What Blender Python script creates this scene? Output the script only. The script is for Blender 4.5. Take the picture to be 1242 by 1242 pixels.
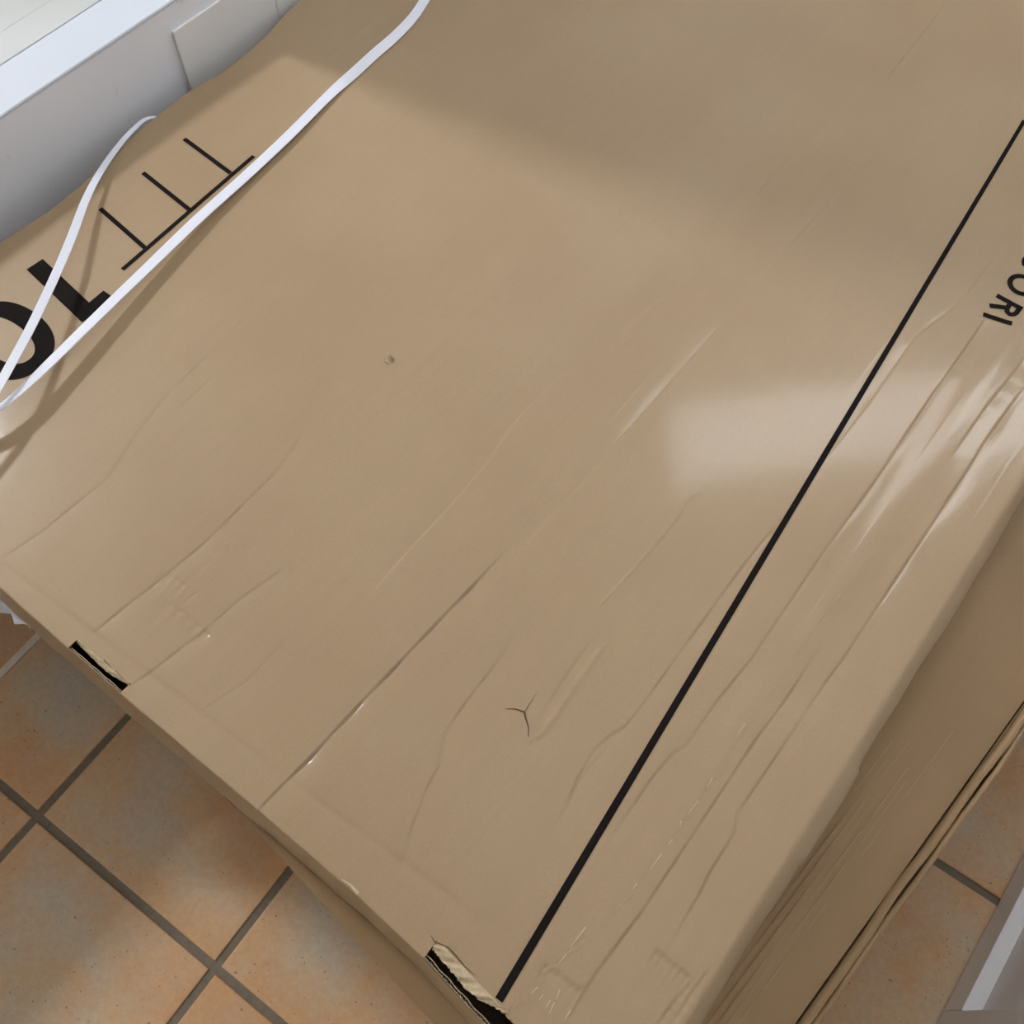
import bpy, bmesh, math, random
import numpy as np
from mathutils import Matrix, Vector

for o in list(bpy.data.objects):
    bpy.data.objects.remove(o)
SC = bpy.context.scene
COL = SC.collection

# ---------------------------------------------------------------- camera
cam_d = bpy.data.cameras.new('camera')
cam = bpy.data.objects.new('camera', cam_d)
COL.objects.link(cam)
RT = Vector((0.78739144, 0.61635247, 0.01115151))
UP = Vector((-0.54946308, 0.69350931, 0.46597763))
FW = Vector((-0.27947279, 0.37303414, -0.88472622))
M = Matrix((RT, UP, -FW)).transposed().to_4x4()
M.translation = Vector((0, 0, 1.406))
cam.matrix_world = M
cam_d.sensor_fit = 'HORIZONTAL'
cam_d.sensor_width = 36.0
cam_d.lens = 36.0 * 1200 / 1242
cam_d.clip_start = 0.02
SC.camera = cam

# ---------------------------------------------------------------- world, exposure
SC.view_settings.view_transform = 'Standard'
SC.view_settings.look = 'None'
SC.view_settings.exposure = 0.0
SC.view_settings.gamma = 1.0
SC.view_settings.use_curve_mapping = False
WORLD_STRENGTH = 1.12
LAMP_SIDE = 150.0      # radiance of the lamp of the adjoining room
LAMP_HALL = 16.0       # radiance of the lamp further down the hall
w = bpy.data.worlds.new('world')
SC.world = w
w.use_nodes = True
bg = w.node_tree.nodes['Background']
bg.inputs['Color'].default_value = (1.0, 0.99, 0.975, 1)
bg.inputs['Strength'].default_value = WORLD_STRENGTH

H1, H2 = 0.54, 0.44          # tops of the upper and the lower box
WALL_N = -1.0                # face of the left wall
DOOR_N = 0.427               # face of the door on the right
random.seed(4)


# ---------------------------------------------------------------- helpers
def srgb(r, g, b):
    f = lambda c: (c / 255 / 12.92) if c <= 10 else ((c / 255 + 0.055) / 1.055) ** 2.4
    return (f(r), f(g), f(b), 1)


def mesh_obj(name, verts, faces, mat=None, parent=None, smooth=False):
    me = bpy.data.meshes.new(name)
    me.from_pydata([tuple(v) for v in verts], [], faces)
    me.update()
    if smooth:
        me.polygons.foreach_set('use_smooth', [True] * len(me.polygons))
    o = bpy.data.objects.new(name, me)
    COL.objects.link(o)
    if mat:
        me.materials.append(mat)
    if parent:
        o.parent = parent
    return o


def bm_obj(name, bm, mat=None, parent=None, smooth=False):
    me = bpy.data.meshes.new(name)
    bmesh.ops.recalc_face_normals(bm, faces=bm.faces)
    bm.to_mesh(me)
    bm.free()
    if smooth:
        me.polygons.foreach_set('use_smooth', [True] * len(me.polygons))
    o = bpy.data.objects.new(name, me)
    COL.objects.link(o)
    if mat:
        me.materials.append(mat)
    if parent:
        o.parent = parent
    return o


def box_bm(bm, x0, x1, y0, y1, z0, z1, bevel=0.0, seg=1):
    r = bmesh.ops.create_cube(bm, size=1.0)
    vs = r['verts']
    for v in vs:
        v.co = Vector(((x0 + x1) / 2 + v.co.x * (x1 - x0), (y0 + y1) / 2 + v.co.y * (y1 - y0),
                       (z0 + z1) / 2 + v.co.z * (z1 - z0)))
    if bevel:
        es = {e for v in vs for e in v.link_edges}
        bmesh.ops.bevel(bm, geom=list(es), offset=bevel, segments=seg, affect='EDGES', profile=0.5)


def box(name, x0, x1, y0, y1, z0, z1, mat, parent=None, bevel=0.0, seg=1):
    bm = bmesh.new()
    box_bm(bm, x0, x1, y0, y1, z0, z1, bevel, seg)
    return bm_obj(name, bm, mat, parent)


def tag(o, label=None, cat=None, group=None, kind=None):
    if label: o['label'] = label
    if cat: o['category'] = cat
    if group: o['group'] = group
    if kind: o['kind'] = kind
    return o


def empty(name, loc):
    o = bpy.data.objects.new(name, None)
    o.empty_display_size = 0.1
    o.location = loc
    COL.objects.link(o)
    return o


def keep(child, parent):
    """parent without moving the child (parents here are only translated)"""
    child.parent = parent
    child.matrix_parent_inverse = Matrix.Translation(parent.location).inverted()
    return child


# ---------------------------------------------------------------- materials
class N:
    def __init__(self, name):
        self.m = bpy.data.materials.new(name)
        self.m.use_nodes = True
        self.t = self.m.node_tree
        self.b = self.t.nodes['Principled BSDF']
        self.out = self.t.nodes['Material Output']

    def n(self, kind, **kw):
        nd = self.t.nodes.new(kind)
        for k, v in kw.items():
            if k in nd.inputs:
                nd.inputs[k].default_value = v
            else:
                setattr(nd, k, v)
        return nd

    def l(self, a, b):
        self.t.links.new(a, b)

    def coord(self, kind='Object', scale=(1, 1, 1)):
        tc = self.n('ShaderNodeTexCoord')
        mp = self.n('ShaderNodeMapping')
        mp.inputs['Scale'].default_value = scale
        self.l(tc.outputs[kind], mp.inputs['Vector'])
        return mp.outputs['Vector']

    def noise(self, vec, scale, detail=4, rough=0.55):
        nd = self.n('ShaderNodeTexNoise', Scale=scale, Detail=detail, Roughness=rough)
        self.l(vec, nd.inputs['Vector'])
        return nd.outputs['Fac']

    def ramp(self, fac, stops):
        nd = self.n('ShaderNodeValToRGB')
        e = nd.color_ramp.elements
        while len(e) < len(stops):
            e.new(0.5)
        for q, (p, c) in zip(e, stops):
            q.position = p
            q.color = c
        self.l(fac, nd.inputs['Fac'])
        return nd.outputs['Color']

    def mix(self, fac, a, b, mode='MIX'):
        nd = self.n('ShaderNodeMix', data_type='RGBA', blend_type=mode)
        for s, v in ((nd.inputs[0], fac), (nd.inputs[6], a), (nd.inputs[7], b)):
            if hasattr(v, 'node'):
                self.l(v, s)
            else:
                s.default_value = v
        return nd.outputs[2]

    def bump(self, h, strength, dist):
        nd = self.n('ShaderNodeBump', Strength=strength, Distance=dist)
        self.l(h, nd.inputs['Height'])
        return nd.outputs['Normal']


def mat_cardboard(name, a, b, rough=0.42, coat=0.21, coat_rough=0.11, wrinkle=0.0):
    m = N(name)
    v = m.coord()
    big = m.noise(v, 5.0, 3, 0.5)
    c = m.ramp(big, [(0.35, a), (0.65, b)])
    vs = m.coord(scale=(160, 6, 40))
    st = m.noise(vs, 1.0, 3, 0.6)
    c = m.mix(0.03, c, m.ramp(st, [(0.3, (0.25, 0.18, 0.12, 1)), (0.7, (0.75, 0.6, 0.45, 1))]), 'OVERLAY')
    fi = m.noise(v, 900.0, 2, 0.6)
    c = m.mix(0.12, c, m.ramp(fi, [(0.35, (0.3, 0.3, 0.3, 1)), (0.65, (0.7, 0.7, 0.7, 1))]), 'OVERLAY')
    m.l(c, m.b.inputs['Base Color'])
    sp = m.noise(v, 30.0, 3, 0.6)
    r = m.n('ShaderNodeMapRange')
    m.l(sp, r.inputs['Value'])
    r.inputs['To Min'].default_value = rough - 0.05
    r.inputs['To Max'].default_value = rough + 0.07
    m.l(r.outputs[0], m.b.inputs['Roughness'])
    m.b.inputs['Specular IOR Level'].default_value = 0.22
    m.b.inputs['Coat Weight'].default_value = coat
    m.b.inputs['Coat Roughness'].default_value = coat_rough
    if wrinkle:
        wv = m.coord(scale=(90, 26, 26))
        m.l(m.bump(m.noise(wv, 1.0, 4, 0.65), wrinkle, 0.0012), m.b.inputs['Coat Normal'])
    # faint flute lines telegraphing through the liner, and paper grain
    fl = m.n('ShaderNodeTexWave', wave_type='BANDS', bands_direction='X', Scale=38.0, Distortion=0.4)
    fl.inputs['Detail'].default_value = 1.0
    m.l(v, fl.inputs['Vector'])
    nm = m.n('ShaderNodeBump', Strength=0.03, Distance=0.0004)
    m.l(fl.outputs['Fac'], nm.inputs['Height'])
    n2 = m.n('ShaderNodeBump', Strength=0.10, Distance=0.0008)
    m.l(m.noise(v, 250.0, 3, 0.6), n2.inputs['Height'])
    m.l(nm.outputs['Normal'], n2.inputs['Normal'])
    m.l(n2.outputs['Normal'], m.b.inputs['Normal'])
    return m.m


def mat_plain(name, col, rough=0.5, var=0.06, scale=20.0, bump=0.0, spec=0.5):
    m = N(name)
    v = m.coord()
    f = m.noise(v, scale, 4, 0.6)
    lo = tuple(c * (1 - var) for c in col[:3]) + (1,)
    hi = tuple(min(1, c * (1 + var)) for c in col[:3]) + (1,)
    m.l(m.ramp(f, [(0.3, lo), (0.7, hi)]), m.b.inputs['Base Color'])
    m.b.inputs['Roughness'].default_value = rough
    m.b.inputs['Specular IOR Level'].default_value = spec
    if bump:
        m.l(m.bump(m.noise(v, scale * 8, 3), bump, 0.001), m.b.inputs['Normal'])
    return m.m


def mat_emit(name, col, strength):
    m = N(name)
    m.b.inputs['Base Color'].default_value = (0.9, 0.9, 0.9, 1)
    m.b.inputs['Emission Color'].default_value = col
    m.b.inputs['Emission Strength'].default_value = strength
    return m.m


def mat_tile():
    m = N('terracotta_tile')
    tc = m.n('ShaderNodeTexCoord')
    oi = m.n('ShaderNodeObjectInfo')
    sc = m.n('ShaderNodeVectorMath', operation='SCALE')
    sc.inputs[0].default_value = (37.0, 91.0, 53.0)
    m.l(oi.outputs['Random'], sc.inputs['Scale'])
    ad = m.n('ShaderNodeVectorMath', operation='ADD')
    m.l(tc.outputs['Object'], ad.inputs[0])
    m.l(sc.outputs[0], ad.inputs[1])
    v = ad.outputs[0]
    big = m.noise(v, 5.0, 5, 0.55)
    c = m.ramp(big, [(0.34, srgb(208, 160, 118)), (0.45, srgb(214, 178, 136)), (0.55, srgb(208, 190, 162)),
                     (0.68, srgb(200, 192, 176))])
    mid = m.noise(v, 17.0, 5, 0.65)
    c = m.mix(0.35, c, m.ramp(mid, [(0.36, srgb(220, 168, 116)), (0.6, srgb(206, 190, 166))]))
    # orange rim of the tile
    sx = m.n('ShaderNodeSeparateXYZ')
    m.l(tc.outputs['Generated'], sx.inputs[0])
    def edge(o):
        a = m.n('ShaderNodeMath', operation='SUBTRACT'); a.inputs[1].default_value = 0.5
        m.l(o, a.inputs[0])
        b = m.n('ShaderNodeMath', operation='ABSOLUTE'); m.l(a.outputs[0], b.inputs[0])
        return b.outputs[0]
    mx = m.n('ShaderNodeMath', operation='MAXIMUM')
    m.l(edge(sx.outputs[0]), mx.inputs[0]); m.l(edge(sx.outputs[1]), mx.inputs[1])
    rr = m.n('ShaderNodeMapRange'); rr.inputs['From Min'].default_value = 0.30; rr.inputs['From Max'].default_value = 0.50
    rr.inputs['To Max'].default_value = 0.45
    m.l(mx.outputs[0], rr.inputs['Value'])
    c = m.mix(rr.outputs[0], c, srgb(218, 168, 116))
    fine = m.noise(v, 120.0, 4, 0.7)
    c = m.mix(0.22, c, m.ramp(fine, [(0.3, (0.25, 0.25, 0.25, 1)), (0.7, (0.75, 0.75, 0.75, 1))]), 'OVERLAY')
    pit = m.noise(v, 210.0, 1, 0.4)
    c = m.mix(m.ramp(pit, [(0.73, (0, 0, 0, 1)), (0.78, (0.6, 0.6, 0.6, 1))]), c, srgb(84, 66, 50))
    lim = m.noise(v, 160.0, 2, 0.5)
    c = m.mix(m.ramp(lim, [(0.72, (0, 0, 0, 1)), (0.76, (0.7, 0.7, 0.7, 1))]), c, srgb(214, 196, 168))
    m.l(c, m.b.inputs['Base Color'])
    m.b.inputs['Roughness'].default_value = 0.55
    m.l(m.bump(m.noise(v, 40.0, 4), 0.25, 0.002), m.b.inputs['Normal'])
    return m.m


def mat_wall():
    m = N('grey_wall_paint')
    v = m.coord()
    c = m.ramp(m.noise(v, 6.0, 4), [(0.3, srgb(234, 238, 246)), (0.7, srgb(240, 243, 250))])
    # small grey rubbed scuffs, taller than wide
    vs = m.coord(scale=(1, 42, 13))
    sc = m.noise(vs, 1.0, 4, 0.65)
    c = m.mix(m.ramp(sc, [(0.66, (0, 0, 0, 1)), (0.76, (0.55, 0.55, 0.55, 1))]), c, srgb(120, 122, 128))
    m.l(c, m.b.inputs['Base Color'])
    m.b.inputs['Roughness'].default_value = 0.5
    m.l(m.bump(m.noise(v, 90.0, 3), 0.06, 0.001), m.b.inputs['Normal'])
    return m.m


CARD = mat_cardboard('brown_cardboard', srgb(163, 139, 109), srgb(168, 145, 115))
CARD2 = mat_cardboard('brown_cardboard_lower', srgb(152, 125, 91), srgb(158, 130, 95), 0.5)
TAPE_M = mat_cardboard('clear_tape_over_cardboard', srgb(163, 139, 109), srgb(168, 145, 115), 0.42, 0.30, 0.11, 0.2)
GLINT = mat_plain('painted_tape_glint', srgb(192, 174, 150), 0.2, 0.05, 300)  # pale tone of the glints painted on the tape
SCUFF = mat_plain('scuffed_paper', srgb(172, 146, 110), 0.7, 0.1, 200)
LINER = mat_plain('torn_inner_paper', srgb(196, 176, 144), 0.8, 0.15, 300, 0.4)
FLUTE = mat_plain('fluted_paper', srgb(170, 142, 108), 0.8, 0.1, 200)
TEARM = mat_plain('torn_board_core', srgb(96, 72, 48), 0.9, 0.2, 300)
INK = mat_plain('black_print_ink', srgb(27, 23, 21), 0.85, 0.2, 400, 0.1, 0.1)
STRAP = mat_plain('white_plastic_strap', srgb(228, 231, 243), 0.35, 0.02, 300, 0.15)
FILM = mat_plain('white_plastic_film', srgb(224, 228, 240), 0.3, 0.03, 40)
TILE = mat_tile()
GROUT = mat_plain('dark_grout', srgb(130, 120, 106), 0.9, 0.12, 120, 0.4)
JOINT = mat_plain('pale_joint_mortar', srgb(238, 226, 212), 0.9, 0.08, 120, 0.3)
WALL = mat_wall()
PANEL = mat_plain('grey_wall_panel', srgb(236, 237, 238), 0.4, 0.02, 8)
SILL = mat_plain('white_sill_board', srgb(211, 218, 230), 0.4, 0.015, 10)
LEDGE = mat_plain('offwhite_ledge_board', srgb(204, 207, 208), 0.45, 0.02, 10)
DOORM = mat_plain('white_painted_door', srgb(247, 247, 250), 0.35, 0.02, 60, 0.05)
PLASTER = mat_plain('white_plaster', srgb(222, 219, 214), 0.8, 0.02, 6)
METAL = mat_plain('white_lamp_metal', srgb(230, 230, 230), 0.4, 0.02, 10)

# ---------------------------------------------------------------- measured box-top data: metres on the box top (across, along)
CREASES = [
 ([(-0.266, 0.0047), (-0.2647, 0.0304), (-0.2621, 0.0686), (-0.2612, 0.121), (-0.2587, 0.1739), (-0.2573, 0.2188), (-0.2541, 0.2842), (-0.253, 0.3182)], 1.3, 1.6, 0.5),
 ([(-0.2384, 0.3254), (-0.2398, 0.3468), (-0.2391, 0.4271), (-0.2399, 0.4781), (-0.2385, 0.5278), (-0.2381, 0.5731), (-0.2372, 0.6682), (-0.2364, 0.735), (-0.2353, 0.8081), (-0.2364, 0.8716), (-0.2312, 0.9706), (-0.2267, 1.0456)], 1.15, 0.5, -0.5),
 ([(-0.2382, 0.287), (-0.2425, 0.3503), (-0.2428, 0.3907), (-0.2523, 0.4311), (-0.264, 0.4653)], 1.2, 0.3, -0.3),
 ([(-0.3254, 0.217), (-0.3271, 0.2642), (-0.3271, 0.3263), (-0.3295, 0.3945), (-0.3374, 0.4453), (-0.3384, 0.5149)], 1.15, 0.6, -0.5),
 ([(-0.3123, 0.5688), (-0.3143, 0.6212), (-0.3127, 0.6785), (-0.3067, 0.7245), (-0.3075, 0.7952), (-0.3086, 0.8605), (-0.3101, 0.9196), (-0.3079, 0.9804)], 1.2, 0.5, -0.2),
 ([(-0.1403, 0.4993), (-0.1448, 0.485), (-0.1414, 0.4592), (-0.1421, 0.4241), (-0.1441, 0.3778), (-0.148, 0.3293)], 1.8, -0.5, 0.3),
 ([(-0.1902, 0.2512), (-0.1878, 0.2179), (-0.1874, 0.1936), (-0.1842, 0.1551), (-0.1758, 0.1394), (-0.1691, 0.1281), (-0.1656, 0.1084), (-0.159, 0.0898), (-0.1526, 0.0706), (-0.1444, 0.0559), (-0.1423, 0.0492)], 1.3, 0.75, 0.4),
 ([(-0.0611, 0.5112), (-0.0626, 0.4478), (-0.0619, 0.3701), (-0.0616, 0.3324), (-0.0609, 0.2885), (-0.0618, 0.2562), (-0.067, 0.2446), (-0.0712, 0.2254), (-0.068, 0.1941), (-0.0611, 0.1728), (-0.059, 0.1442)], 1.3, 0.8, 0.3),
 ([(-0.0631, 0.2392), (-0.0651, 0.2145), (-0.0659, 0.1913), (-0.0626, 0.163)], 1.3, 0.4, 0.3),
 ([(-0.0109, 0.8924), (-0.0101, 0.8636), (-0.0106, 0.7553), (-0.0076, 0.6252), (-0.0089, 0.5204), (-0.0066, 0.3809), (-0.01, 0.3286), (-0.0096, 0.2767), (-0.0153, 0.263), (-0.0174, 0.234), (-0.0166, 0.2078), (-0.0164, 0.1649)], 1.5, 0.75, 1),
 ([(0.0621, 0.8227), (0.0591, 0.7307), (0.0601, 0.7037), (0.0598, 0.4333), (0.0584, 0.4022), (0.058, 0.3299), (0.0572, 0.2545), (0.0635, 0.2405), (0.0646, 0.1951), (0.0663, 0.1874), (0.0695, 0.1265)], 1.6, 0.95, 0.6),
 ([(0.0374, 0.4238), (0.038, 0.3635), (0.036, 0.3173), (0.0372, 0.142), (0.0343, 0.0769), (0.0362, 0.0414)], 1.6, 1, 0.5),
 ([(-0.0443, 1.057), (-0.044, 1.0222), (-0.0429, 0.9383), (-0.0436, 0.8812), (-0.0606, 0.8089), (-0.0586, 0.7037), (-0.0598, 0.6148)], 1.3, 0.55, -0.3),
 ([(-0.0114, 0.8787), (-0.0108, 0.8343), (-0.0104, 0.7897)], 1.2, 0.4, 0.2),
 ([(0.046, 0.8582), (0.0448, 0.8253), (0.0412, 0.7724), (0.0401, 0.7067)], 1.4, 0.6, 0.3),
 ([(-0.6264, 0.0195), (-0.6193, 0.0634), (-0.6158, 0.1428), (-0.6331, 0.1976), (-0.6442, 0.2475), (-0.6504, 0.3248), (-0.6562, 0.4059)], 1.4, 0.22, 0.3),
 ([(-0.6226, 0.2448), (-0.6233, 0.2747), (-0.6254, 0.303)], 1.2, 0.2, 0.2),
 ([(-0.4997, 0.0244), (-0.4975, 0.0553), (-0.4923, 0.0969), (-0.4874, 0.1564), (-0.4887, 0.2136), (-0.4889, 0.2532), (-0.5009, 0.309)], 1.3, 0.55, 0.3),
 ([(-0.4341, 0.0138), (-0.43, 0.0348), (-0.421, 0.0928), (-0.4184, 0.1327), (-0.4076, 0.1826)], 1.3, 0.55, 0.3),
 ([(-0.4989, 0.1082), (-0.4789, 0.1108), (-0.4586, 0.1128), (-0.4506, 0.1116)], 1.2, 0.35, 0.2),
 ([(-0.4798, 0.0885), (-0.4462, 0.0906), (-0.4221, 0.0918), (-0.4085, 0.0892)], 1.2, 0.5, 0.2),
 ([(-0.3674, 0.0344), (-0.3553, 0.0808), (-0.3565, 0.1354)], 1.3, 0.28, 0.3),
 ([(-0.2938, 1.3609), (-0.2894, 1.298), (-0.2865, 1.2258), (-0.2833, 1.1628)], 1.4, 0.9, 0.3),
 ([(-0.625, 0.0184), (-0.5585, 0.0231), (-0.5016, 0.026), (-0.4108, 0.0322), (-0.2736, 0.0405), (-0.2195, 0.0439), (-0.1491, 0.0497), (-0.057, 0.057)], 3.5, 0.35, 0.3),
 ([(-0.003, 0.059), (0.0094, 0.0611), (0.0339, 0.0631)], 1.2, 0.7, 0.4),
 ([(0.0608, 0.1228), (0.0777, 0.1238), (0.0959, 0.1236)], 1.3, 0.8, 0.5),
 ([(-0.6651, 0.8295), (-0.6657, 0.8992), (-0.6621, 1.0407)], 1.5, -0.35, 0.2),
 ([(-0.877, 0.6885), (-0.8772, 0.7349), (-0.8766, 0.8301)], 1.5, -0.35, 0.2),
 ([(0.0969, 0.1221), (0.0941, 0.0992), (0.0927, 0.0783)], 1.5, 0.8, 0.6),
 ([(0.1034, 0.1386), (0.1017, 0.1147), (0.1013, 0.0851)], 1.5, 0.7, 0.6),
 ([(-0.1213, 0.3159), (-0.1196, 0.2797), (-0.1188, 0.2507), (-0.1166, 0.2206), (-0.1155, 0.1998)], 4, -0.8, 0.6),
 ([(-0.1324, 0.3103), (-0.1323, 0.2817), (-0.1301, 0.2535), (-0.1267, 0.2193)], 2, 0.5, 0.4),
 ([(-0.116, 0.1957), (-0.1189, 0.1971)], 5, 1.2, 0),
 ([(-0.5115, 0.9123), (-0.5027, 0.9271)], 2, -0.6, 0.4),
]
LEFT = [(-0.948, 0.2749), (-0.942, 0.3416), (-0.9447, 0.3934), (-0.9557, 0.4675), (-0.9601, 0.4914), (-0.9636, 0.5505), (-0.964, 0.5987), (-0.9573, 0.6239), (-0.9587, 0.659), (-0.9599, 0.6825), (-0.9646, 0.7206), (-0.9739, 0.7579), (-0.9818, 0.7977)]
LINE = [(-0.0147, 0.0176), (-0.111, 1.2038)]
LINEW0 = [(-0.0187, 0.0174), (-0.0116, 0.0179)]
LINEW1 = [(-0.0745, 0.8065), (-0.0686, 0.8069)]
L = [(-0.8906, 0.2682), (-0.893, 0.2899), (-0.8023, 0.2804), (-0.8026, 0.3035), (-0.7877, 0.3011), (-0.7848, 0.2577)]
Oout = [(-0.885, 0.2249), (-0.8741, 0.232), (-0.8489, 0.2344), (-0.814, 0.2301), (-0.7913, 0.221), (-0.7794, 0.2066), (-0.7749, 0.1895), (-0.7802, 0.1729), (-0.79, 0.1651), (-0.8008, 0.1634)]
Oin = [(-0.8646, 0.2087), (-0.8507, 0.211), (-0.8297, 0.2104), (-0.808, 0.2077), (-0.7979, 0.2017), (-0.7925, 0.1906), (-0.7976, 0.1845), (-0.8107, 0.1817), (-0.833, 0.1836)]
RUL = [(-0.8092, 0.3355), (-0.8202, 0.5547)]
T1 = [(-0.8986, 0.3813), (-0.8132, 0.3731)]
T2 = [(-0.9026, 0.4515), (-0.8165, 0.4453)]
T3 = [(-0.9063, 0.5218), (-0.8212, 0.5168)]
I = [(-0.016, 0.887), (-0.0157, 0.8806), (0.0152, 0.8886), (0.015, 0.895)]
R = [(-0.0154, 0.9205), (-0.0151, 0.9139), (0.0138, 0.927), (-0.0158, 0.9022), (-0.0152, 0.8952), (0.0118, 0.9066)]
RC = [(-0.0008, 0.9154), (0.0115, 0.9147)]
OO = [(-0.0161, 0.9427), (-0.0117, 0.9586), (-0.0041, 0.9662), (0.0031, 0.9351), (-0.0105, 0.9472)]
CC = [(-0.0158, 0.9756), (-0.0079, 0.9725), (-0.0145, 0.9893)]
TAPE = [(0.0055, 0.074), (0.0205, 0.1507), (0.0249, 0.2066), (0.0239, 0.2667), (0.0247, 0.7021), (0.0205, 0.7936)]
S1 = [(-0.5064, 0.0057), (-0.5057, 0.0012), (-0.4364, 0.013), (-0.4375, 0.0081), (-0.4358, 0.0027)]
S2 = [(-0.0801, 0.0139), (-0.0802, 0.0038), (0.0042, 0.0156), (0.0022, 0.0097), (-0.0502, 0.0047), (-0.0227, 0.0121)]
FL1 = [(-0.5064, 0.0057), (-0.4775, 0.0043), (-0.4615, 0.004), (-0.4381, 0.0077)]
FL2 = [(-0.0801, 0.0139), (-0.0595, 0.0109), (-0.0447, 0.0082), (-0.0295, 0.0082), (-0.0162, 0.0113)]
TEAR = [(-0.1559, 0.204), (-0.1483, 0.2099), (-0.1401, 0.2126), (-0.1353, 0.2087), (-0.129, 0.2042), (-0.1236, 0.1972)]
CRUMB = [(-0.4906, 0.4282)]
BADGE = [(-0.157, 0.0064)]
STRAPA = [(-0.8643, 0.9524, 0.542), (-0.849, 0.9081, 0.542), (-0.8364, 0.868, 0.543), (-0.829, 0.8231, 0.544), (-0.8268, 0.7832, 0.544), (-0.8231, 0.7395, 0.544), (-0.8194, 0.6892, 0.544), (-0.8066, 0.6023, 0.546), (-0.7992, 0.5245, 0.546), (-0.7903, 0.4368, 0.549), (-0.7782, 0.3513, 0.552), (-0.7658, 0.2709, 0.556), (-0.7531, 0.1949, 0.56), (-0.7467, 0.148, 0.562), (-0.7493, 0.1087, 0.562), (-0.7681, 0.0618, 0.56), (-0.8053, 0.0178, 0.555), (-0.8521, -0.0047, 0.544)]
STRAPB = [(-1.0183, 0.5539, 0.48), (-0.9766, 0.5094, 0.525), (-0.9585, 0.4846, 0.543), (-0.9487, 0.4492, 0.548), (-0.9272, 0.4072, 0.553), (-0.9038, 0.3703, 0.557), (-0.8715, 0.3266, 0.561), (-0.84, 0.2811, 0.565), (-0.7988, 0.216, 0.57), (-0.7677, 0.1609, 0.574), (-0.745, 0.1122, 0.574), (-0.7287, 0.0565, 0.568), (-0.7338, 0.0168, 0.552), (-0.7381, -0.0095, 0.543)]

# ---------------------------------------------------------------- the setting
floor = box('floor', -4.6, 0.75, -1.4, 3.8, -0.10, -0.0035, GROUT)
tag(floor, 'dark grout bed between the terracotta floor tiles', kind='structure')
TH = math.radians(3.0)
T0 = (-0.665, -0.185)
PITCH, GAP = 0.33, 0.011


def tile_mesh(wx, wy):
    bm = bmesh.new()
    box_bm(bm, GAP / 2, wx - GAP / 2, GAP / 2, wy - GAP / 2, -0.012, 0.0)
    top = [e for e in bm.edges if all(v.co.z > -0.001 for v in e.verts)]
    bmesh.ops.bevel(bm, geom=top, offset=0.0028, segments=2, affect='EDGES', profile=0.6)
    me = bpy.data.meshes.new('tile')
    bm.to_mesh(me)
    bm.free()
    me.materials.append(TILE)
    return me


cols = [(-0.395, 0.197), (-0.198, 0.198), (0.0, PITCH), (PITCH, PITCH), (2 * PITCH, PITCH), (3 * PITCH, 0.165)]
tmesh = {}
for u, wx in cols:
    if wx not in tmesh:
        tmesh[wx] = tile_mesh(wx, PITCH)
    for k in range(-3, 11):
        v = k * PITCH
        t = bpy.data.objects.new('tile', tmesh[wx])
        COL.objects.link(t)
        t.parent = floor
        t.rotation_euler = (0, 0, TH)
        t.location = (T0[0] + u * math.cos(TH) - v * math.sin(TH), T0[1] + u * math.sin(TH) + v * math.cos(TH),
                      random.uniform(-0.0006, 0.0002))
# the pale mortar joint beside the narrow border tiles
bm = bmesh.new()
for k in range(24):
    v0, v1 = -1.0 + k * 0.1, -1.0 + (k + 1) * 0.1
    box_bm(bm, -0.2035 + random.uniform(-.0006, .0006), -0.1925 + random.uniform(-.0006, .0006), v0, v1, -0.01, -0.0012)
jt = bm_obj('joint_strip', bm, JOINT, floor)
jt.location = (T0[0], T0[1], 0)
jt.rotation_euler = (0, 0, TH)
jt['label'] = 'pale mortar joint'

# left half wall with an opening above it, full height further along
wall_left = box('wall_left', -1.14, WALL_N, -1.3, 0.70, 0.001, 0.626, WALL)
tag(wall_left, 'pale grey painted half wall beside the large box', kind='structure')
box('wall_pier', -1.14, WALL_N, 0.70, 3.6, 0.001, 3.6, WALL, wall_left)
for i in range(9):
    a = 0.608 + i * 0.166
    bm = bmesh.new()
    box_bm(bm, WALL_N, WALL_N + 0.0045, a, a + 0.1654, 0.002, 0.597, 0.0016, 2)
    bm_obj('wall_panel', bm, PANEL, wall_left)

sill = box('trim_1', -1.066, WALL_N + 0.001, -1.3, 0.699, 0.626, 0.6305, SILL, bevel=0.0012)
tag(sill, 'bright white sill board on top of the grey half wall', kind='structure')
ledge = empty('trim_2', (-1.3, -0.3, 0.60))
tag(ledge, 'off-white ledge boards behind the white sill board', kind='structure')
for a, b, dz in ((-1.112, -1.0666, 0.0), (-1.160, -1.1124, -0.0004), (-1.40, -1.161, -0.003), (-1.62, -1.401, -0.003)):
    keep(box('board', a, b, -1.3, 0.699, 0.605, 0.6308 + dz, LEDGE, bevel=0.0004), ledge)

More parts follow.
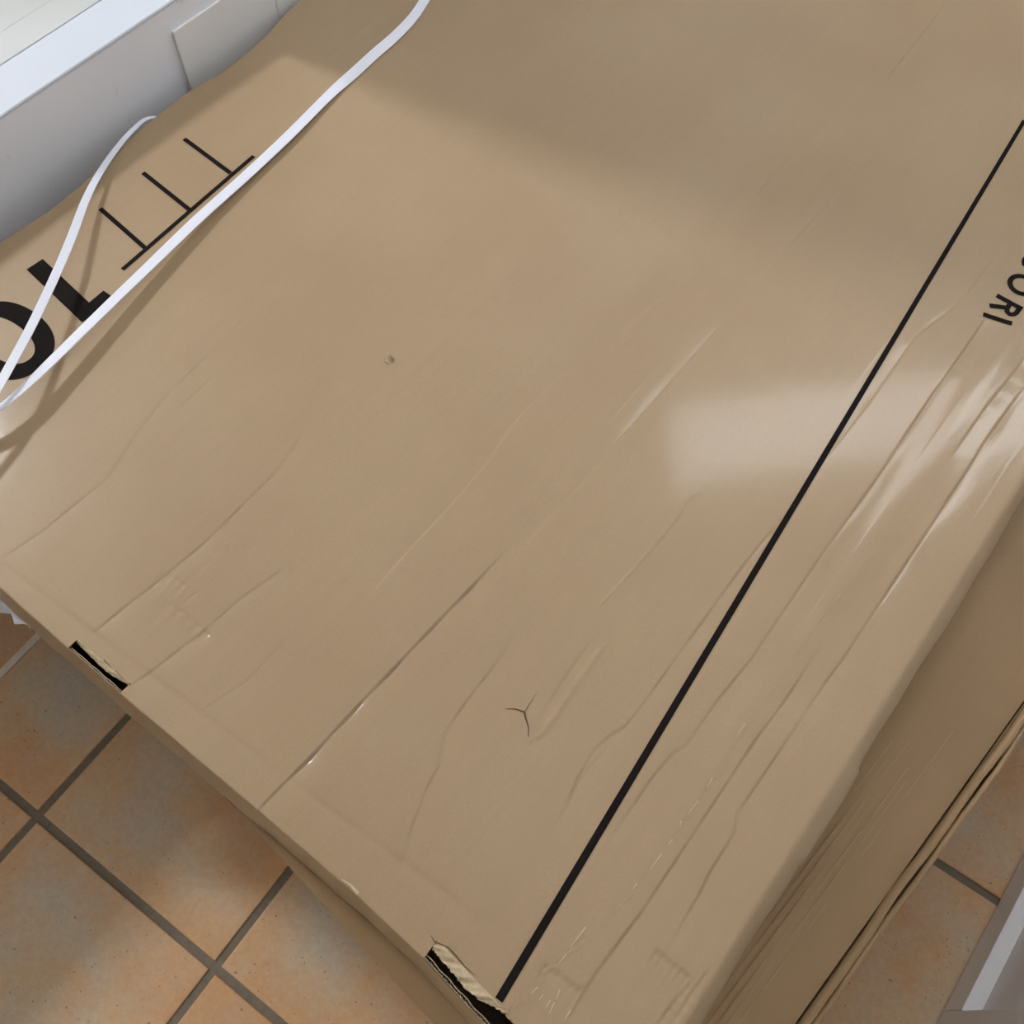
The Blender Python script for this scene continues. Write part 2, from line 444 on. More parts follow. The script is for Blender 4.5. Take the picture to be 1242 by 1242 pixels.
wall_far = box('wall_far', -4.55, -4.45, -1.3, 3.6, 0.0, 3.6, PLASTER)
tag(wall_far, 'white wall of the adjoining room', kind='structure')
wall_back = box('wall_back', -4.45, 0.47, -1.4, -1.301, 0.001, 3.6, PLASTER)
tag(wall_back, 'white wall behind the viewer', kind='structure')
wall_end = box('wall_end', -4.45, 0.47, 3.601, 3.7, 0.001, 3.6, PLASTER)
tag(wall_end, 'white wall at the end of the hall', kind='structure')
ceiling = empty('ceiling', (0.0, 0.0, 2.5))
tag(ceiling, 'white ceiling of the hall with an added opening over the boxes for fill light', kind='structure')
keep(box('ceiling_slab', -1.0, 0.46, 0.98, 3.6, 2.5, 2.58, PLASTER), ceiling)
keep(box('ceiling_slab', -1.0, 0.46, -1.3, 0.12, 2.5, 2.58, PLASTER), ceiling)  # unseen slabs leave an invented opening, sized to shape the overhead fill
ceil2 = box('ceiling_side', -4.45, -1.15, -1.3, 3.6, 3.62, 3.70, PLASTER)
tag(ceil2, 'white ceiling of the adjoining room', kind='structure')

# right wall and the panelled door standing in it
wall_right = empty('wall_right', (0.5, 1.0, 0.0))
tag(wall_right, 'white wall around the panelled door', kind='structure')
keep(box('wall_piece', DOOR_N + 0.008, 0.56, -1.3, 0.262, 0.001, 2.6, PLASTER), wall_right)
keep(box('wall_piece', DOOR_N + 0.008, 0.56, 1.12, 3.6, 0.001, 2.6, PLASTER), wall_right)
keep(box('wall_piece', DOOR_N + 0.008, 0.56, 0.262, 1.12, 2.02, 2.6, PLASTER), wall_right)

door = empty('door_1', (DOOR_N + 0.02, 0.69, 0.0))
tag(door, 'white panelled door with a bright bevel above its bottom rail', kind='structure')
D0, D1 = 0.265, 1.117
PB, PT = 0.066, 1.95            # panel opening
PL0, PL1 = 0.366, 1.02
ZB = 0.009
keep(box('bottom_rail', DOOR_N, DOOR_N + 0.04, PL0, PL1, ZB, PB, DOORM, bevel=0.0015), door)
keep(box('top_rail', DOOR_N, DOOR_N + 0.04, PL0, PL1, PT, 2.015, DOORM, bevel=0.0015), door)
keep(box('stile', DOOR_N, DOOR_N + 0.04, D0, PL0, ZB, 2.015, DOORM, bevel=0.0015), door)
keep(box('stile', DOOR_N, DOOR_N + 0.04, PL1, D1, ZB, 2.015, DOORM, bevel=0.0015), door)
DEP, RISE = 0.017, 0.008
bv = [(DOOR_N, PL0, PB), (DOOR_N, PL1, PB), (DOOR_N + DEP, PL1 - RISE, PB + RISE), (DOOR_N + DEP, PL0 + 0.004, PB + RISE)]
keep(mesh_obj('bevel', bv, [(0, 1, 2, 3)], DOORM), door)
bv = [(DOOR_N, PL0, PT), (DOOR_N, PL1, PT), (DOOR_N + DEP, PL1 - RISE, PT - RISE), (DOOR_N + DEP, PL0 + 0.004, PT - RISE)]
keep(mesh_obj('bevel', bv, [(3, 2, 1, 0)], DOORM), door)
bv = [(DOOR_N, PL1, PB), (DOOR_N, PL1, PT), (DOOR_N + DEP, PL1 - RISE, PT - RISE), (DOOR_N + DEP, PL1 - RISE, PB + RISE)]
keep(mesh_obj('bevel', bv, [(0, 1, 2, 3)], DOORM), door)
keep(box('panel', DOOR_N + DEP, DOOR_N + DEP + 0.012, PL0, PL1, PB, PT, DOORM), door)


# ---------------------------------------------------------------- lamps
def lamp(name, loc, lx, ly, rz, strength, col, label):
    o = empty(name, loc)
    o.rotation_euler = (0, 0, rz)
    tag(o, label, 'lamp')
    bm = bmesh.new()
    box_bm(bm, -lx / 2 - .02, lx / 2 + .02, -ly / 2 - .02, ly / 2 + .02, -0.045, 0.0, 0.006, 2)
    bm_obj('lamp_housing', bm, METAL, o)
    bm = bmesh.new()
    box_bm(bm, -lx / 2, lx / 2, -ly / 2, ly / 2, -0.060, -0.0455, 0.004, 2)
    bm_obj('lamp_diffuser', bm, mat_emit(name + '_glow', col, strength), o)
    return o


lamp('ceiling_lamp', (-3.60, 0.30, 3.619), 0.46, 0.46, 0.0, LAMP_SIDE, (0.97, 0.98, 1.0, 1),
     'square white ceiling lamp of the adjoining room')
lamp('ceiling_lamp', (-0.19, 2.09, 2.499), 1.25, 0.30, math.radians(43), LAMP_HALL, (0.90, 0.95, 1.0, 1),
     'long white ceiling lamp over the far end of the hall')


# ---------------------------------------------------------------- the upper box: shape of its top
def poly_dist(n, l, pts):
    """unsigned and signed distance to a polyline, and how far along it (0..1)"""
    best = np.full(n.shape, 1e9)
    sign = np.zeros(n.shape)
    along = np.zeros(n.shape)
    seg = [math.dist(a, b) for a, b in zip(pts, pts[1:])]
    tot, acc = sum(seg), 0.0
    for (a, b), sl in zip(zip(pts, pts[1:]), seg):
        dx, dy = b[0] - a[0], b[1] - a[1]
        t = np.clip(((n - a[0]) * dx + (l - a[1]) * dy) / (sl * sl), 0, 1)
        qx, qy = n - a[0] - t * dx, l - a[1] - t * dy
        d = np.hypot(qx, qy)
        k = d < best
        best = np.where(k, d, best)
        sign = np.where(k, np.sign(dx * qy - dy * qx), sign)
        along = np.where(k, (acc + t * sl) / tot, along)
        acc += sl
    return best, sign, along


def surf(n, l):
    n = np.asarray(n, float)
    l = np.asarray(l, float)
    z = H1 + 0.0012 * np.sin(5.1 * n + 1.3 * l + 0.6) + 0.0010 * np.sin(7.3 * l - 3.0 * n + 1.0) \
        + 0.0006 * np.sin(17 * n + 2.1 * l) * np.cos(6.1 * l + 0.3)
    # the strip between the two strongest flute creases leans a little
    z = z + 0.0005 * np.exp(-((n - 0.026) / 0.012) ** 2) - 0.0003 * np.exp(-((n - 0.005) / 0.008) ** 2)
    for pts, wd, dp, od in CREASES:
        wd, dp, od = wd * 0.72e-3, dp * 1.7e-3, od * 1.0e-3
        n0, n1 = min(p[0] for p in pts) - 0.02, max(p[0] for p in pts) + 0.02
        l0, l1 = min(p[1] for p in pts) - 0.02, max(p[1] for p in pts) + 0.02
        k = (n > n0) & (n < n1) & (l > l0) & (l < l1)
        if not k.any():
            continue
        d, s, a = poly_dist(n[k], l[k], pts)
        fade = np.clip(np.minimum(a, 1 - a) * 9 + 0.25, 0, 1) * (0.75 + 0.25 * np.sin(37 * a + pts[0][0] * 90))
        if dp < 0:                                   # raised ridge
            z[k] += fade * (-dp * np.exp(-(d / wd) ** 2))
            continue
        # fold: the board steps down across the line, then rises back slowly
        up = 1.0 if pts[-1][1] > pts[0][1] else -1.0
        x = -s * up * d * (1.0 if od >= 0 else -1.0)
        st = np.clip((x + wd) / (2 * wd), 0, 1)
        st = st * st * (3 - 2 * st)
        z[k] += fade * (-dp * st * np.exp(-np.maximum(x - wd, 0) / 0.010) - 0.35 * dp * np.exp(-(d / wd) ** 2))
    return z


def zat(n, l):
    return float(surf(np.array([n]), np.array([l]))[0])


LFX = [-0.95, -0.60, -0.5065, -0.44, -0.266, -0.157, -0.08, -0.02, 0.11]
LFY = [0.0, 0.0006, 0.0004, 0.0012, 0.0045, 0.006, 0.0035, -0.003, -0.012]


def lfront(n):
    return np.interp(n, LFX, LFY)


LEFT_L = [p[1] for p in LEFT]
LEFT_N = [p[0] for p in LEFT]


def nleft(l):
    return np.interp(l, [0.0, 0.12] + LEFT_L + [0.95, 1.3, 1.8], [-0.955, -0.952] + LEFT_N + [-0.978, -0.970, -0.975])


SLOTS = [(-0.5065, -0.4365, 0.0118), (-0.0805, 0.0045, 0.0185)]
NA, NB, LB = -0.955, 0.108, 1.80
ns = list(np.linspace(NA, NB, 1000))
for a, b, _ in SLOTS:
    for e in (a, b):
        ns[min(range(len(ns)), key=lambda i: abs(ns[i] - e))] = e
ls = list(np.concatenate([np.linspace(0.0012, 0.13, 62), np.linspace(0.1335, LB, 400)]))
for e in (0.0118, 0.0185):
    ls[min(range(len(ls)), key=lambda i: abs(ls[i] - e))] = e
# (offset outwards, drop) of the folded-over edges
left_prof = [(0.0008, 0.0006), (0.0030, 0.0030), (0.0036, 0.008), (0.0030, 0.03), (0.0015, 0.06), (0.0, 0.092)]
right_prof = [(0.0018, 0.0006), (0.0035, 0.0020), (0.0060, 0.0055), (0.0090, 0.0100), (0.0120, 0.0150), (0.0145, 0.0205),
              (0.0155, 0.027), (0.0158, 0.033), (0.009, 0.035), (0.008, 0.05), (0.006, 0.07), (0.004, 0.092)]
front_prof = [(0.0007, 0.0002), (0.0011, 0.0008), (0.0013, 0.0018), (0.0015, 0.006), (0.0034, 0.02), (0.0072, 0.06),
              (0.0096, 0.086), (0.0092, 0.090), (0.005, 0.0915), (0.002, 0.092)]
cn = [(NA, o, -1, d) for o, d in reversed(left_prof)] + [(x, 0, 0, 0) for x in ns] + [(NB, o, 1, d) for o, d in right_prof]
cl = [(ls[0], o, -1, d) for o, d in reversed(front_prof)] + [(y, 0, 0, 0) for y in ls] + \
     [(LB, o, 1, d) for o, d in left_prof]
bn = np.array([c[0] for c in cn]); on = np.array([c[1] * c[2] for c in cn]); dn = np.array([c[3] for c in cn])
bl = np.array([c[0] for c in cl]); ol = np.array([c[1] * c[2] for c in cl]); dl = np.array([c[3] for c in cl])
GN, GL = np.meshgrid(bn, bl)
ON, OL = np.meshgrid(on, ol)
DN, DL = np.meshgrid(dn, dl)
wl = np.clip((NA + 0.16 - GN) / 0.16, 0, 1) ** 2
PN = GN + (nleft(GL) - NA) * wl
PL_ = GL + lfront(GN) * np.clip((0.10 - GL) / 0.10, 0, 1)
PZ = surf(PN, PL_)
# uneven crushed edges
wav = 0.0009 * np.sin(23 * PL_ + 1) + 0.0005 * np.sin(61 * PL_) + 0.0020 * (np.abs(PL_ - 0.31) < 0.05)
ragged = np.where(ON > 0.004, wav * np.clip(DN / 0.02, 0, 1), 0)
PN2 = PN + ON + ragged
wavf = 0.0003 * np.sin(47 * PN + 0.4) + 0.0003 * np.sin(113 * PN)
PL2 = PL_ + OL + np.where(DL > 0, wavf * np.clip(DL / 0.003, 0, 1), 0)
PZ = PZ - np.maximum(DN, DL) - np.where((ON < 0) & (DN < 0.01), 0.0015 * np.sin(31 * PL_) ** 2, 0)
R_, C_ = PN2.shape
co = np.stack([PN2, PL2, PZ], -1).reshape(-1, 3)
idx = np.arange(R_ * C_).reshape(R_, C_)
quads = np.stack([idx[:-1, :-1], idx[:-1, 1:], idx[1:, 1:], idx[1:, :-1]], -1).reshape(-1, 4)
cx = (GN[:-1, :-1] + GN[1:, 1:]) / 2
cy = (GL[:-1, :-1] + GL[1:, 1:]) / 2
flat = (DL[:-1, :-1] + DL[1:, 1:] + DN[:-1, :-1] + DN[1:, 1:]) < 0.0008
cut = np.zeros(cx.shape, bool)
for a, b, dep in SLOTS:
    cut |= flat & (cx > a) & (cx < b) & (cy < dep)
quads = quads[~cut.reshape(-1)]
me = bpy.data.meshes.new('lid')
me.vertices.add(len(co))
me.vertices.foreach_set('co', co.astype(np.float32).ravel())
me.loops.add(len(quads) * 4)
me.loops.foreach_set('vertex_index', quads.astype(np.int32).ravel())
me.polygons.add(len(quads))
me.polygons.foreach_set('loop_start', np.arange(0, len(quads) * 4, 4, dtype=np.int32))
me.polygons.foreach_set('use_smooth', np.ones(len(quads), bool))
me.update(calc_edges=True)
me.validate()
me.materials.append(CARD)
big = empty('cardboard_box', (-0.42, 0.9, H2 + 0.006))
tag(big, 'large flat brown cardboard box with creased top and black printing, lying uppermost', 'box')
lid = bpy.data.objects.new('lid', me)
COL.objects.link(lid)
keep(lid, big)
keep(box('bottom_panel', -0.945, 0.107, 0.0005, 1.79, H2 + 0.006, H2 + 0.010, CARD), big)


# ---------------------------------------------------------------- hand slots, torn open at the front edge
def ribbon(pts, h, mat, name, parent, thick=0.0004):
    """upright strip of paper following pts (n, l, ztop)"""
    vs, fs = [], []
    for (n, l, z) in pts:
        vs += [(n, l - thick / 2, z), (n, l - thick / 2, z - h), (n, l + thick / 2, z - h), (n, l + thick / 2, z)]
    for i in range(len(pts) - 1):
        a, b = i * 4, i * 4 + 4
        for k in range(4):
            k2 = (k + 1) % 4
            fs.append((a + k, b + k, b + k2, a + k2))
    m = len(vs) - 4
    fs += [(0, 3, 2, 1), (m, m + 1, m + 2, m + 3)]
    return keep(mesh_obj(name, vs, fs, mat), parent)


for si, (a, b, dep) in enumerate(SLOTS):
    fl = [[], [], []]
    K = 160
    for i in range(K + 1):
        n = a + (b - a) * i / K
        base = float(lfront(n)) + 0.0008
        z0 = zat(n, base + 0.004) - 0.0012 - 0.0006 * math.sin(n * 210)
        sag = 0.0004 * math.sin(n * 330 + si)
        q = (0.62, 1.0)[si]
        fl[0].append((n, base + 0.0006 * q, z0))
        fl[1].append((n, base + 0.0019 * q + 0.0011 * q * math.sin(n * 2 * math.pi / 0.0055) + sag, z0 - 0.0022 - 0.0006 * random.random()))
        fl[2].append((n, base + 0.0032 * q + sag * q, z0 - 0.0007))
    ribbon(fl[0], 0.010, LINER, 'board_liner', big, 0.0005)
    ribbon(fl[1], 0.008, LINER, 'board_flute', big, 0.0004)
    ribbon(fl[2], 0.010, LINER, 'board_liner', big, 0.0005)
    # the pushed-in flap: from the back of the slot forward and slightly down, with a torn curved edge
    edge = (FL1, FL2)[si]
    en = [p[0] for p in edge] + [b - 0.001]
    el = [p[1] + (0.0036, -0.0003)[si] for p in edge] + [edge[-1][1] + (0.0038, 0.0035)[si]]
    vs, fs = [], []
    U, V = 60, 6
    for i in range(U + 1):
        n = a + (b - a) * i / U
        back = float(lfront(n)) * (0.10 - dep) / 0.10 + dep
        fr = float(np.interp(n, en, el)) + random.uniform(-.0004, .0004) * (1 + si)
        fr = min(fr, back - 0.0008)
        zb = zat(n, back)
        for j in range(V + 1):
            t = j / V
            l = back + (fr - back) * t
            crumple = (0.0010 * math.sin(n * 260 + t * 4) + 0.0008 * math.sin(n * 610 + t * 9)) * math.sin(min(1, t * 1.2) * 2.4) * (0.4 + 0.9 * si)
            vs.append((n, l, zb - 0.0035 * t ** 1.5 * (1 - 0.35 * si) + crumple))
    for i in range(U):
        for j in range(V):
            q = i * (V + 1) + j
            fs.append((q, q + 1, q + V + 2, q + V + 1))
    keep(mesh_obj('slot_flap', vs, fs, LINER, smooth=True), big)


# ---------------------------------------------------------------- print, tears and tape on the top
def stroke(pts, width, step=0.004, lift=0.0005):
    """flat ribbon along pts (n, l) hugging the box top; width a number or (start, end)"""
    w0, w1 = width if isinstance(width, tuple) else (width, width)
    dense = [pts[0]]
    for p, q in zip(pts, pts[1:]):
        k = max(1, int(math.dist(p, q) / step))
        dense += [(p[0] + (q[0] - p[0]) * i / k, p[1] + (q[1] - p[1]) * i / k) for i in range(1, k + 1)]
    vs, fs = [], []
    m = len(dense)
    for i, p in enumerate(dense):
        a, b = dense[max(0, i - 1)], dense[min(m - 1, i + 1)]
        if i == 0: a = p
        tx, ty = b[0] - a[0], b[1] - a[1]
        d = math.hypot(tx, ty) or 1
        w = (w0 + (w1 - w0) * i / (m - 1)) / 2
        for s in (-1, -0.33, 0.33, 1):
            vs.append((p[0] - ty / d * w * s, p[1] + tx / d * w * s))
    for i in range(m - 1):
        for k in range(3):
            q = i * 4 + k
            fs.append((q, q + 1, q + 5, q + 4))
    return vs, fs, lift


def print_obj(name, strokes, mat, parent=big):
    V, F = [], []
    for vs, fs, lift in strokes:
        o = len(V)
        z = surf(np.array([v[0] for v in vs]), np.array([v[1] for v in vs])) + lift
        V += [(v[0], v[1], float(k)) for v, k in zip(vs, z)]
        F += [tuple(i + o for i in f) for f in fs]
    return keep(mesh_obj(name, V, F, mat, smooth=True), parent)


def ring(cn_, cl_, rn, rl, sn, sl, a0=0.0, a1=2 * math.pi, ex=2.2, k=48):
    """letter bowl: superellipse ring, outer radii rn/rl, stroke sn/sl, in the (n, l) plane"""
    vs, fs = [], []
    for i in range(k + 1):
        t = a0 + (a1 - a0) * i / k
        c, s = math.cos(t), math.sin(t)
        pc = math.copysign(abs(c) ** (2 / ex), c)
        ps = math.copysign(abs(s) ** (2 / ex), s)
        for f in (0, 0.33, 0.67, 1):
            vs.append((cn_ + pc * (rn - sn * f), cl_ + ps * (rl - sl * f)))
    for i in range(k):
        for q in range(3):
            j = i * 4 + q
            fs.append((j, j + 1, j + 5, j + 4))
    return vs, fs, 0.0005


print_obj('printed_line', [stroke(LINE, (0.0068, 0.0050), 0.003)], INK)['label'] = 'long straight black printed line'
print_obj('printed_letter', [ring(-0.834, 0.190, 0.060, 0.0445, 0.0185, 0.0230)], INK)
print_obj('printed_letter', [stroke([(-0.8918, 0.279), (-0.7860, 0.2685)], 0.0215), stroke([(-0.7945, 0.262), (-0.7952, 0.3022)], 0.0150)], INK)
print_obj('printed_scale', [stroke([(-0.8092, 0.3355), (-0.8202, 0.5547)], 0.0052),
                            stroke([(-0.8986, 0.3813), (-0.8132, 0.3731)], 0.0056),
                            stroke([(-0.9026, 0.4515), (-0.8165, 0.4453)], 0.0056),
                            stroke([(-0.9063, 0.5218), (-0.8212, 0.5168)], 0.0056)], INK)['label'] = \
    'black printed scale with three upright ticks'
W_ = 0.0062
print_obj('printed_letter', [ring(0.0, 0.9885, 0.0160, 0.0160, 0.006, 0.006, math.radians(-90 + 42), math.radians(270 - 42), 2.0, 30)], INK)
print_obj('printed_letter', [ring(0.0, 0.9500, 0.0160, 0.0160, 0.006, 0.006, ex=2.0, k=32)], INK)
print_obj('printed_letter', [
    stroke([(-0.0156, 0.9180), (0.0155, 0.9180)], W_, 0.002),
    stroke([(0.0125, 0.9200), (0.0125, 0.9090), (0.0108, 0.9045), (0.0073, 0.9025), (0.0035, 0.9042), (0.0016, 0.9085), (0.0014, 0.9200)], 0.0056, 0.001),
    stroke([(0.0010, 0.9090), (-0.0156, 0.8995)], W_, 0.002)], INK)
print_obj('printed_letter', [stroke([(-0.0158, 0.8838), (0.0151, 0.8918)], W_, 0.002)], INK)
# the split in the top liner
print_obj('tear', [stroke(TEAR[:3], (0.0003, 0.0018), 0.001, 0.0003), stroke(TEAR[2:], (0.0020, 0.0007), 0.001, 0.0003),
                   stroke([(-0.1401, 0.2126), (-0.1408, 0.2180), (-0.1413, 0.2251), (-0.1420, 0.2340)], (0.0008, 0.0002), 0.001, 0.0003)], TEARM)['label'] = \
    'dark split in the top paper layer'
print_obj('tear', [stroke([(-0.0868, 0.0205), (-0.0820, 0.0188), (-0.0700, 0.0222), (-0.0600, 0.0212)], (0.0006, 0.0014), 0.001, 0.0003),
                   stroke([(-0.0600, 0.0212), (-0.0500, 0.0196), (-0.0400, 0.0200)], (0.0012, 0.0003), 0.001, 0.0003)], TEARM)
print_obj('tear', [stroke([(-0.4720, 0.0135), (-0.4600, 0.0132)], (0.0010, 0.0004), 0.001, 0.0003),
                   stroke([(-0.4370, 0.0118), (-0.4352, 0.0136)], (0.0016, 0.0010), 0.0005, 0.0003),
                   stroke([(-0.4560, 0.0133), (-0.4440, 0.0128)], (0.0006, 0.0003), 0.001, 0.0003)], TEARM)
# small curled flake of paper
vs, fs = [], []
c0 = CRUMB[0]
for i in range(7):
    for j in range(5):
        u, v = i / 6 - 0.5, j / 4 - 0.5
        n, l = c0[0] + 0.0090 * u, c0[1] + 0.0075 * v + 0.002 * u * u
        vs.append((n, l, zat(n, l) + 0.0003 + 0.0055 * (v + 0.5) ** 2 * (1 - 3 * u * u)))
for i in range(6):
    for j in range(4):
        q = i * 5 + j
        fs.append((q, q + 1, q + 6, q + 5))
keep(mesh_obj('paper_flake', vs, fs, CARD, smooth=True), big)
# clear tape along the right edge
vs, fs = [], []
tl = np.concatenate([np.linspace(0.012, 0.5, 200), np.linspace(0.505, 1.75, 150)])
te = np.interp(tl, [0.012, 0.05, 0.075, 0.10, 0.15, 0.21, 0.27, 0.70, 0.80, 1.75], [-0.004, -0.002, 0.005, 0.0135, 0.0205, 0.0245, 0.0242, 0.0247, 0.0205, 0.02])
for l, e in zip(tl, te):
    for k in range(80):
        n = e + (0.107 - e) * k / 79
        vs.append((n, l + 0.0004 * math.sin(k * 2.1 + 40 * l)))
z = surf(np.array([v[0] for v in vs]), np.array([v[1] for v in vs])) + 0.0003
rw = random.Random(11)
vs = [(v[0], v[1], float(q) + (0.0006 * rw.random() ** 4 if (k % 80 < 4 and v[1] < 0.5) else 0.00002 * rw.random()))
      for k, (v, q) in enumerate(zip(vs, z))]
for i in range(len(tl) - 1):
    for k in range(79):
        q = i * 80 + k
        fs.append((q, q + 1, q + 81, q + 80))
tp = keep(mesh_obj('packing_tape', vs, fs, TAPE_M, smooth=True), big)
tp['label'] = 'clear packing tape along the box edge'

GLINTS = [[(0.0239, 0.2667), (0.0246, 0.2574)], [(0.0244, 0.2432), (0.024, 0.2276)], [(0.0226, 0.2197), (0.0241, 0.2154)], [(0.0248, 0.2025), (0.0246, 0.1969)], [(0.0244, 0.1875), (0.0236, 0.1711)], [(0.0215, 0.1552), (0.0213, 0.1498)], [(0.0078, 0.1027), (0.0071, 0.0824)], [(0.0075, 0.0766), (0.0065, 0.0674)], [(0.0173, 0.0428), (0.0174, 0.0359)], [(0.0185, 0.0531), (0.0205, 0.0453)], [(0.0037, 0.0438), (0.0024, 0.037)], [(0.0337, 0.0464), (0.0343, 0.0388)], [(0.0103, 0.0419), (0.0101, 0.0371)], [(0.0208, 0.0432), (0.022, 0.0349)], [(0.0206, 0.3255), (0.0208, 0.3122)]]
for s_ in GLINTS:  # pale strokes paint the light glinting off wrinkles in the tape
    print_obj('tape_wrinkle_glint', [stroke(s_, (0.0011, 0.0005), 0.002, 0.0009)], GLINT)
print_obj('frayed_edge', [stroke([(-0.172, 0.0078), (-0.163, 0.0090), (-0.154, 0.0078)], (0.0008, 0.0026), 0.001, 0.0012)], LINER)
print_obj('tear', [stroke([(-0.4960, 0.4270), (-0.4935, 0.4243), (-0.4890, 0.4240), (-0.4862, 0.4268)], (0.0008, 0.0014), 0.0005, 0.0003)], TEARM)

# ---------------------------------------------------------------- the lower box, turned a few degrees
low = empty('cardboard_box', (0.193, -0.051, 0.0))
low.rotation_euler = (0, 0, math.radians(-5.0))
tag(low, 'lower brown cardboard box sticking out under the large creased one', 'box')
LW, LL = 0.95, 1.9
xs = list(np.concatenate([np.linspace(-LW, -0.32, 12), np.linspace(-0.315, -0.112, 40), np.linspace(-0.110, -0.0135, 110)]))
ys = list(np.concatenate([np.linspace(0.0, 0.02, 5), np.linspace(0.03, LL, 150)]))
GX, GY = np.meshgrid(xs, ys)
Z = H2 + 0.0015 * np.sin(9 * GX + 2 * GY) + 0.0012 * np.sin(5 * GY + 1)
for i, xr in enumerate((-0.101, -0.0945, -0.0885, -0.0820, -0.0760, -0.0695, -0.0630, -0.0570, -0.0500)):
    y0, y1 = (0.0, 0.42 + 0.05 * math.sin(i * 2.3)) if i < 8 else (0.05, 0.3)
    env = np.clip((GY - y0) / 0.05, 0, 1) * np.clip((y1 - GY) / 0.10, 0, 1) * (0.55 + 0.45 * np.sin(GY * 23 + i * 1.7))
    Z = Z + 0.0011 * env * np.exp(-((GX - xr) / 0.0011) ** 2)
Z = Z - 0.0035 * np.clip((GX + 0.040) / 0.026, 0, 1) ** 2
vs = list(zip(GX.ravel(), GY.ravel(), Z.ravel()))
fs = []
nx = len(xs)
for i in range(len(ys) - 1):
    for k in range(nx - 1):
        q = i * nx + k
        fs.append((q, q + 1, q + nx + 1, q + nx))
mesh_obj('top_panel', vs, fs, CARD2, low, True)
V, F = [], []
rs = random.Random(8)
for xr in (-0.101, -0.0945, -0.0885, -0.0820, -0.0760, -0.0695, -0.0630, -0.0570, -0.0500):
    y = rs.uniform(0.0, 0.05)
    while y < 0.44 + 0.05 * rs.random():
        ln, wd_ = rs.uniform(0.02, 0.09), rs.uniform(0.0002, 0.00035)
        k = max(2, int(ln / 0.01))
        o = len(V)
        for i in range(k + 1):
            yy = y + ln * i / k
            zz = float(H2 + 0.0015 * math.sin(9 * xr + 2 * yy) + 0.0012 * math.sin(5 * yy + 1)) + 0.0014
            zz -= 0.0035 * min(1, max(0, (xr + 0.040) / 0.026)) ** 2
            V += [(xr - wd_, yy, zz), (xr + wd_, yy, zz)]
        F += [(o + 2 * i, o + 2 * i + 1, o + 2 * i + 3, o + 2 * i + 2) for i in range(k)]
        y += ln + rs.uniform(0.01, 0.07)
mesh_obj('scuff_lines', V, F, SCUFF, low)['label'] = 'fine pale scuffs along the flutes'
box('side_panel', -0.0115, -0.0065, 0.0, LL, 0.002, H2 - 0.006, CARD2, low)
box('side_panel', -LW, -LW + 0.005, 0.0, LL, 0.002, H2 - 0.003, CARD2, low)
box('front_panel', -LW, -0.012, 0.0, 0.005, 0.002, H2 - 0.0035, CARD2, low)
box('back_panel', -LW, -0.012, LL - 0.005, LL, 0.002, H2 - 0.003, CARD2, low)


def lip(name, x0, x1, z_in, z_out, drop, seed):
    """folded board edge running along the right side"""
    V, F = [], []
    rr = random.Random(seed)
    yy = np.linspace(-0.003, LL, 130)
    for y in yy:
        j = 0.0012 * math.sin(y * 13 + seed) + 0.0006 * math.sin(y * 47 + seed * 2) + rr.uniform(-.0003, .0003)
        spread = 0.006 * max(0, 0.20 - y) / 0.2 * seed
        prof = [(x0, z_in), ((x0 + x1) / 2, max(z_in, z_out) + 0.0012), (x1 - 0.001, z_out), (x1, z_out - 0.002),
                (x1 + 0.0003, z_out - drop), (x1 - 0.003, z_out - drop), (x1 - 0.0035, z_out - 0.004), (x0, z_in - 0.003)]
        V += [(a + j + spread, y, H2 + b + 0.4 * j) for a, b in prof]
    for i in range(len(yy) - 1):
        for k in range(8):
            F.append((i * 8 + k, i * 8 + (k + 1) % 8, (i + 1) * 8 + (k + 1) % 8, (i + 1) * 8 + k))
    F.append(tuple(range(8)))
    F.append(tuple(range(len(V) - 1, len(V) - 9, -1)))
    return mesh_obj(name, V, F, CARD2, low, True)


lip('side_flap', -0.0115, -0.0030, 0.0000, 0.0012, 0.05, 0)
lip('side_flap', -0.0020, 0.0035, -0.0030, -0.0020, 0.06, 1)


# ---------------------------------------------------------------- straps
def catmull(P, k=10):
    P = [Vector(p) for p in P]
    out = []
    for i in range(len(P) - 1):
        a, b, c, d = P[max(0, i - 1)], P[i], P[i + 1], P[min(len(P) - 1, i + 2)]
        for s in range(k):
            t = s / k
            out.append(0.5 * ((2 * b) + (c - a) * t + (2 * a - 5 * b + 4 * c - d) * t * t + (3 * b - a - 3 * c + d) * t ** 3))
    out.append(P[-1])
    return out


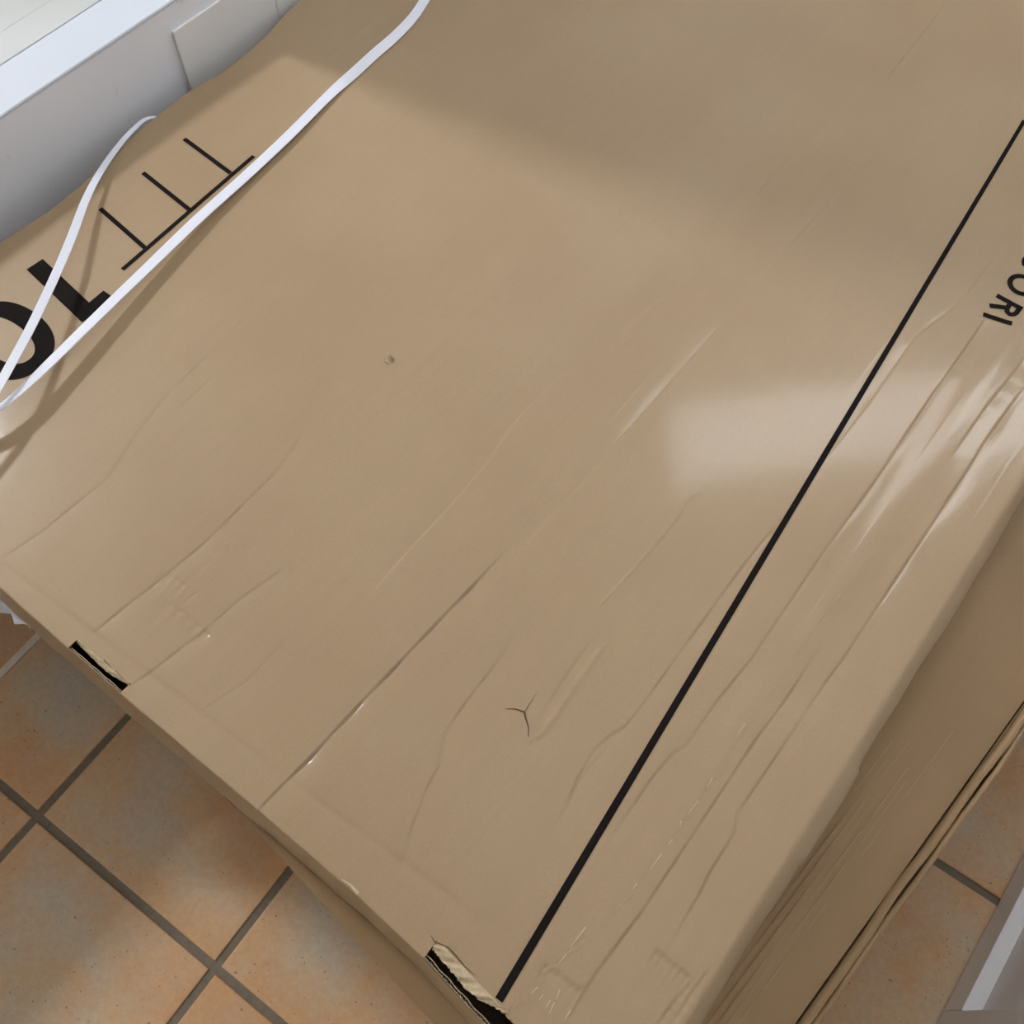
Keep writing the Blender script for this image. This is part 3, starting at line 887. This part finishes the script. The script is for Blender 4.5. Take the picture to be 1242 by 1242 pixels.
def strap(pts, twist, widths, label):
    C = catmull(pts)
    m = len(C)
    V, F = [], []
    for i, p in enumerate(C):
        tn = (C[min(m - 1, i + 1)] - C[max(0, i - 1)]).normalized()
        side = tn.cross(Vector((0, 0, 1)))
        side = side.normalized() if side.length > 0.05 else Vector((1, 0, 0))
        a = math.radians(float(np.interp(i / (m - 1), [q[0] for q in twist], [q[1] for q in twist])))
        up = side.cross(tn)
        width = widths[0] + (widths[1] - widths[0]) * min(1.0, 2.2 * i / (m - 1))
        sd = side * math.cos(a) + up * math.sin(a)
        nr = sd.cross(tn)
        for s, h in ((-1, 0), (-0.5, 0.0002), (0, 0), (0.5, 0.0002), (1, 0), (1, 0.0009), (0, 0.0009), (-1, 0.0009)):
            V.append(p + sd * (width / 2 * s) + nr * h)
    for i in range(m - 1):
        for k in range(8):
            F.append((i * 8 + k, i * 8 + (k + 1) % 8, (i + 1) * 8 + (k + 1) % 8, (i + 1) * 8 + k))
    F.append(tuple(range(8)))
    F.append(tuple(range(len(V) - 1, len(V) - 9, -1)))
    o = mesh_obj('packing_strap', V, F, STRAP, smooth=False)
    return tag(o, label, 'strap', 'loose packing straps on the box')


strap(STRAPA, [(0, 35), (0.15, 32), (0.3, 30), (0.36, 5), (0.5, 0), (0.7, -10), (0.78, -25), (1, 0)], (0.0115, 0.0135),
      'wider white plastic strap running diagonally across the box top')
STRAPB[0:2] = [(-0.984, 0.575, 0.490), (-0.972, 0.525, 0.536)]
STRAPB[2] = (-0.9600, 0.4880, 0.5475)
strap(STRAPB, [(0, 30), (0.15, 25), (0.3, 18), (0.5, 12), (0.7, 6), (1, 0)], (0.0030, 0.0098),
      'thin-looking white plastic strap arching up from behind the box beside the wall')

# ---------------------------------------------------------------- crumpled film poking out under the box
V, F = [], []
rr = random.Random(3)
U_, V_ = 26, 12
for i in range(U_ + 1):
    for j in range(V_ + 1):
        u, v = i / U_, j / V_
        n = -0.80 + 0.168 * u
        reach = 0.045 * max(0.0, 1 - u * 1.28) ** 0.7 + 0.006 + 0.004 * math.sin(u * 31) * (u > 0.6)
        l = 0.006 - (reach + 0.012) * v
        V.append((n + rr.uniform(-.001, .001), l + rr.uniform(-.0012, .0012),
                  0.420 - 0.020 * v * v + 0.004 * math.sin(u * 23 + v * 5) + 0.003 * math.sin(v * 11 - u * 9)))
for i in range(U_):
    for j in range(V_):
        q = i * (V_ + 1) + j
        F.append((q, q + 1, q + V_ + 2, q + V_ + 1))
film = mesh_obj('plastic_film', V, F, FILM, smooth=True)
tag(film, 'scrap of crumpled white plastic film poking out under the front edge of the large box', 'wrapping')
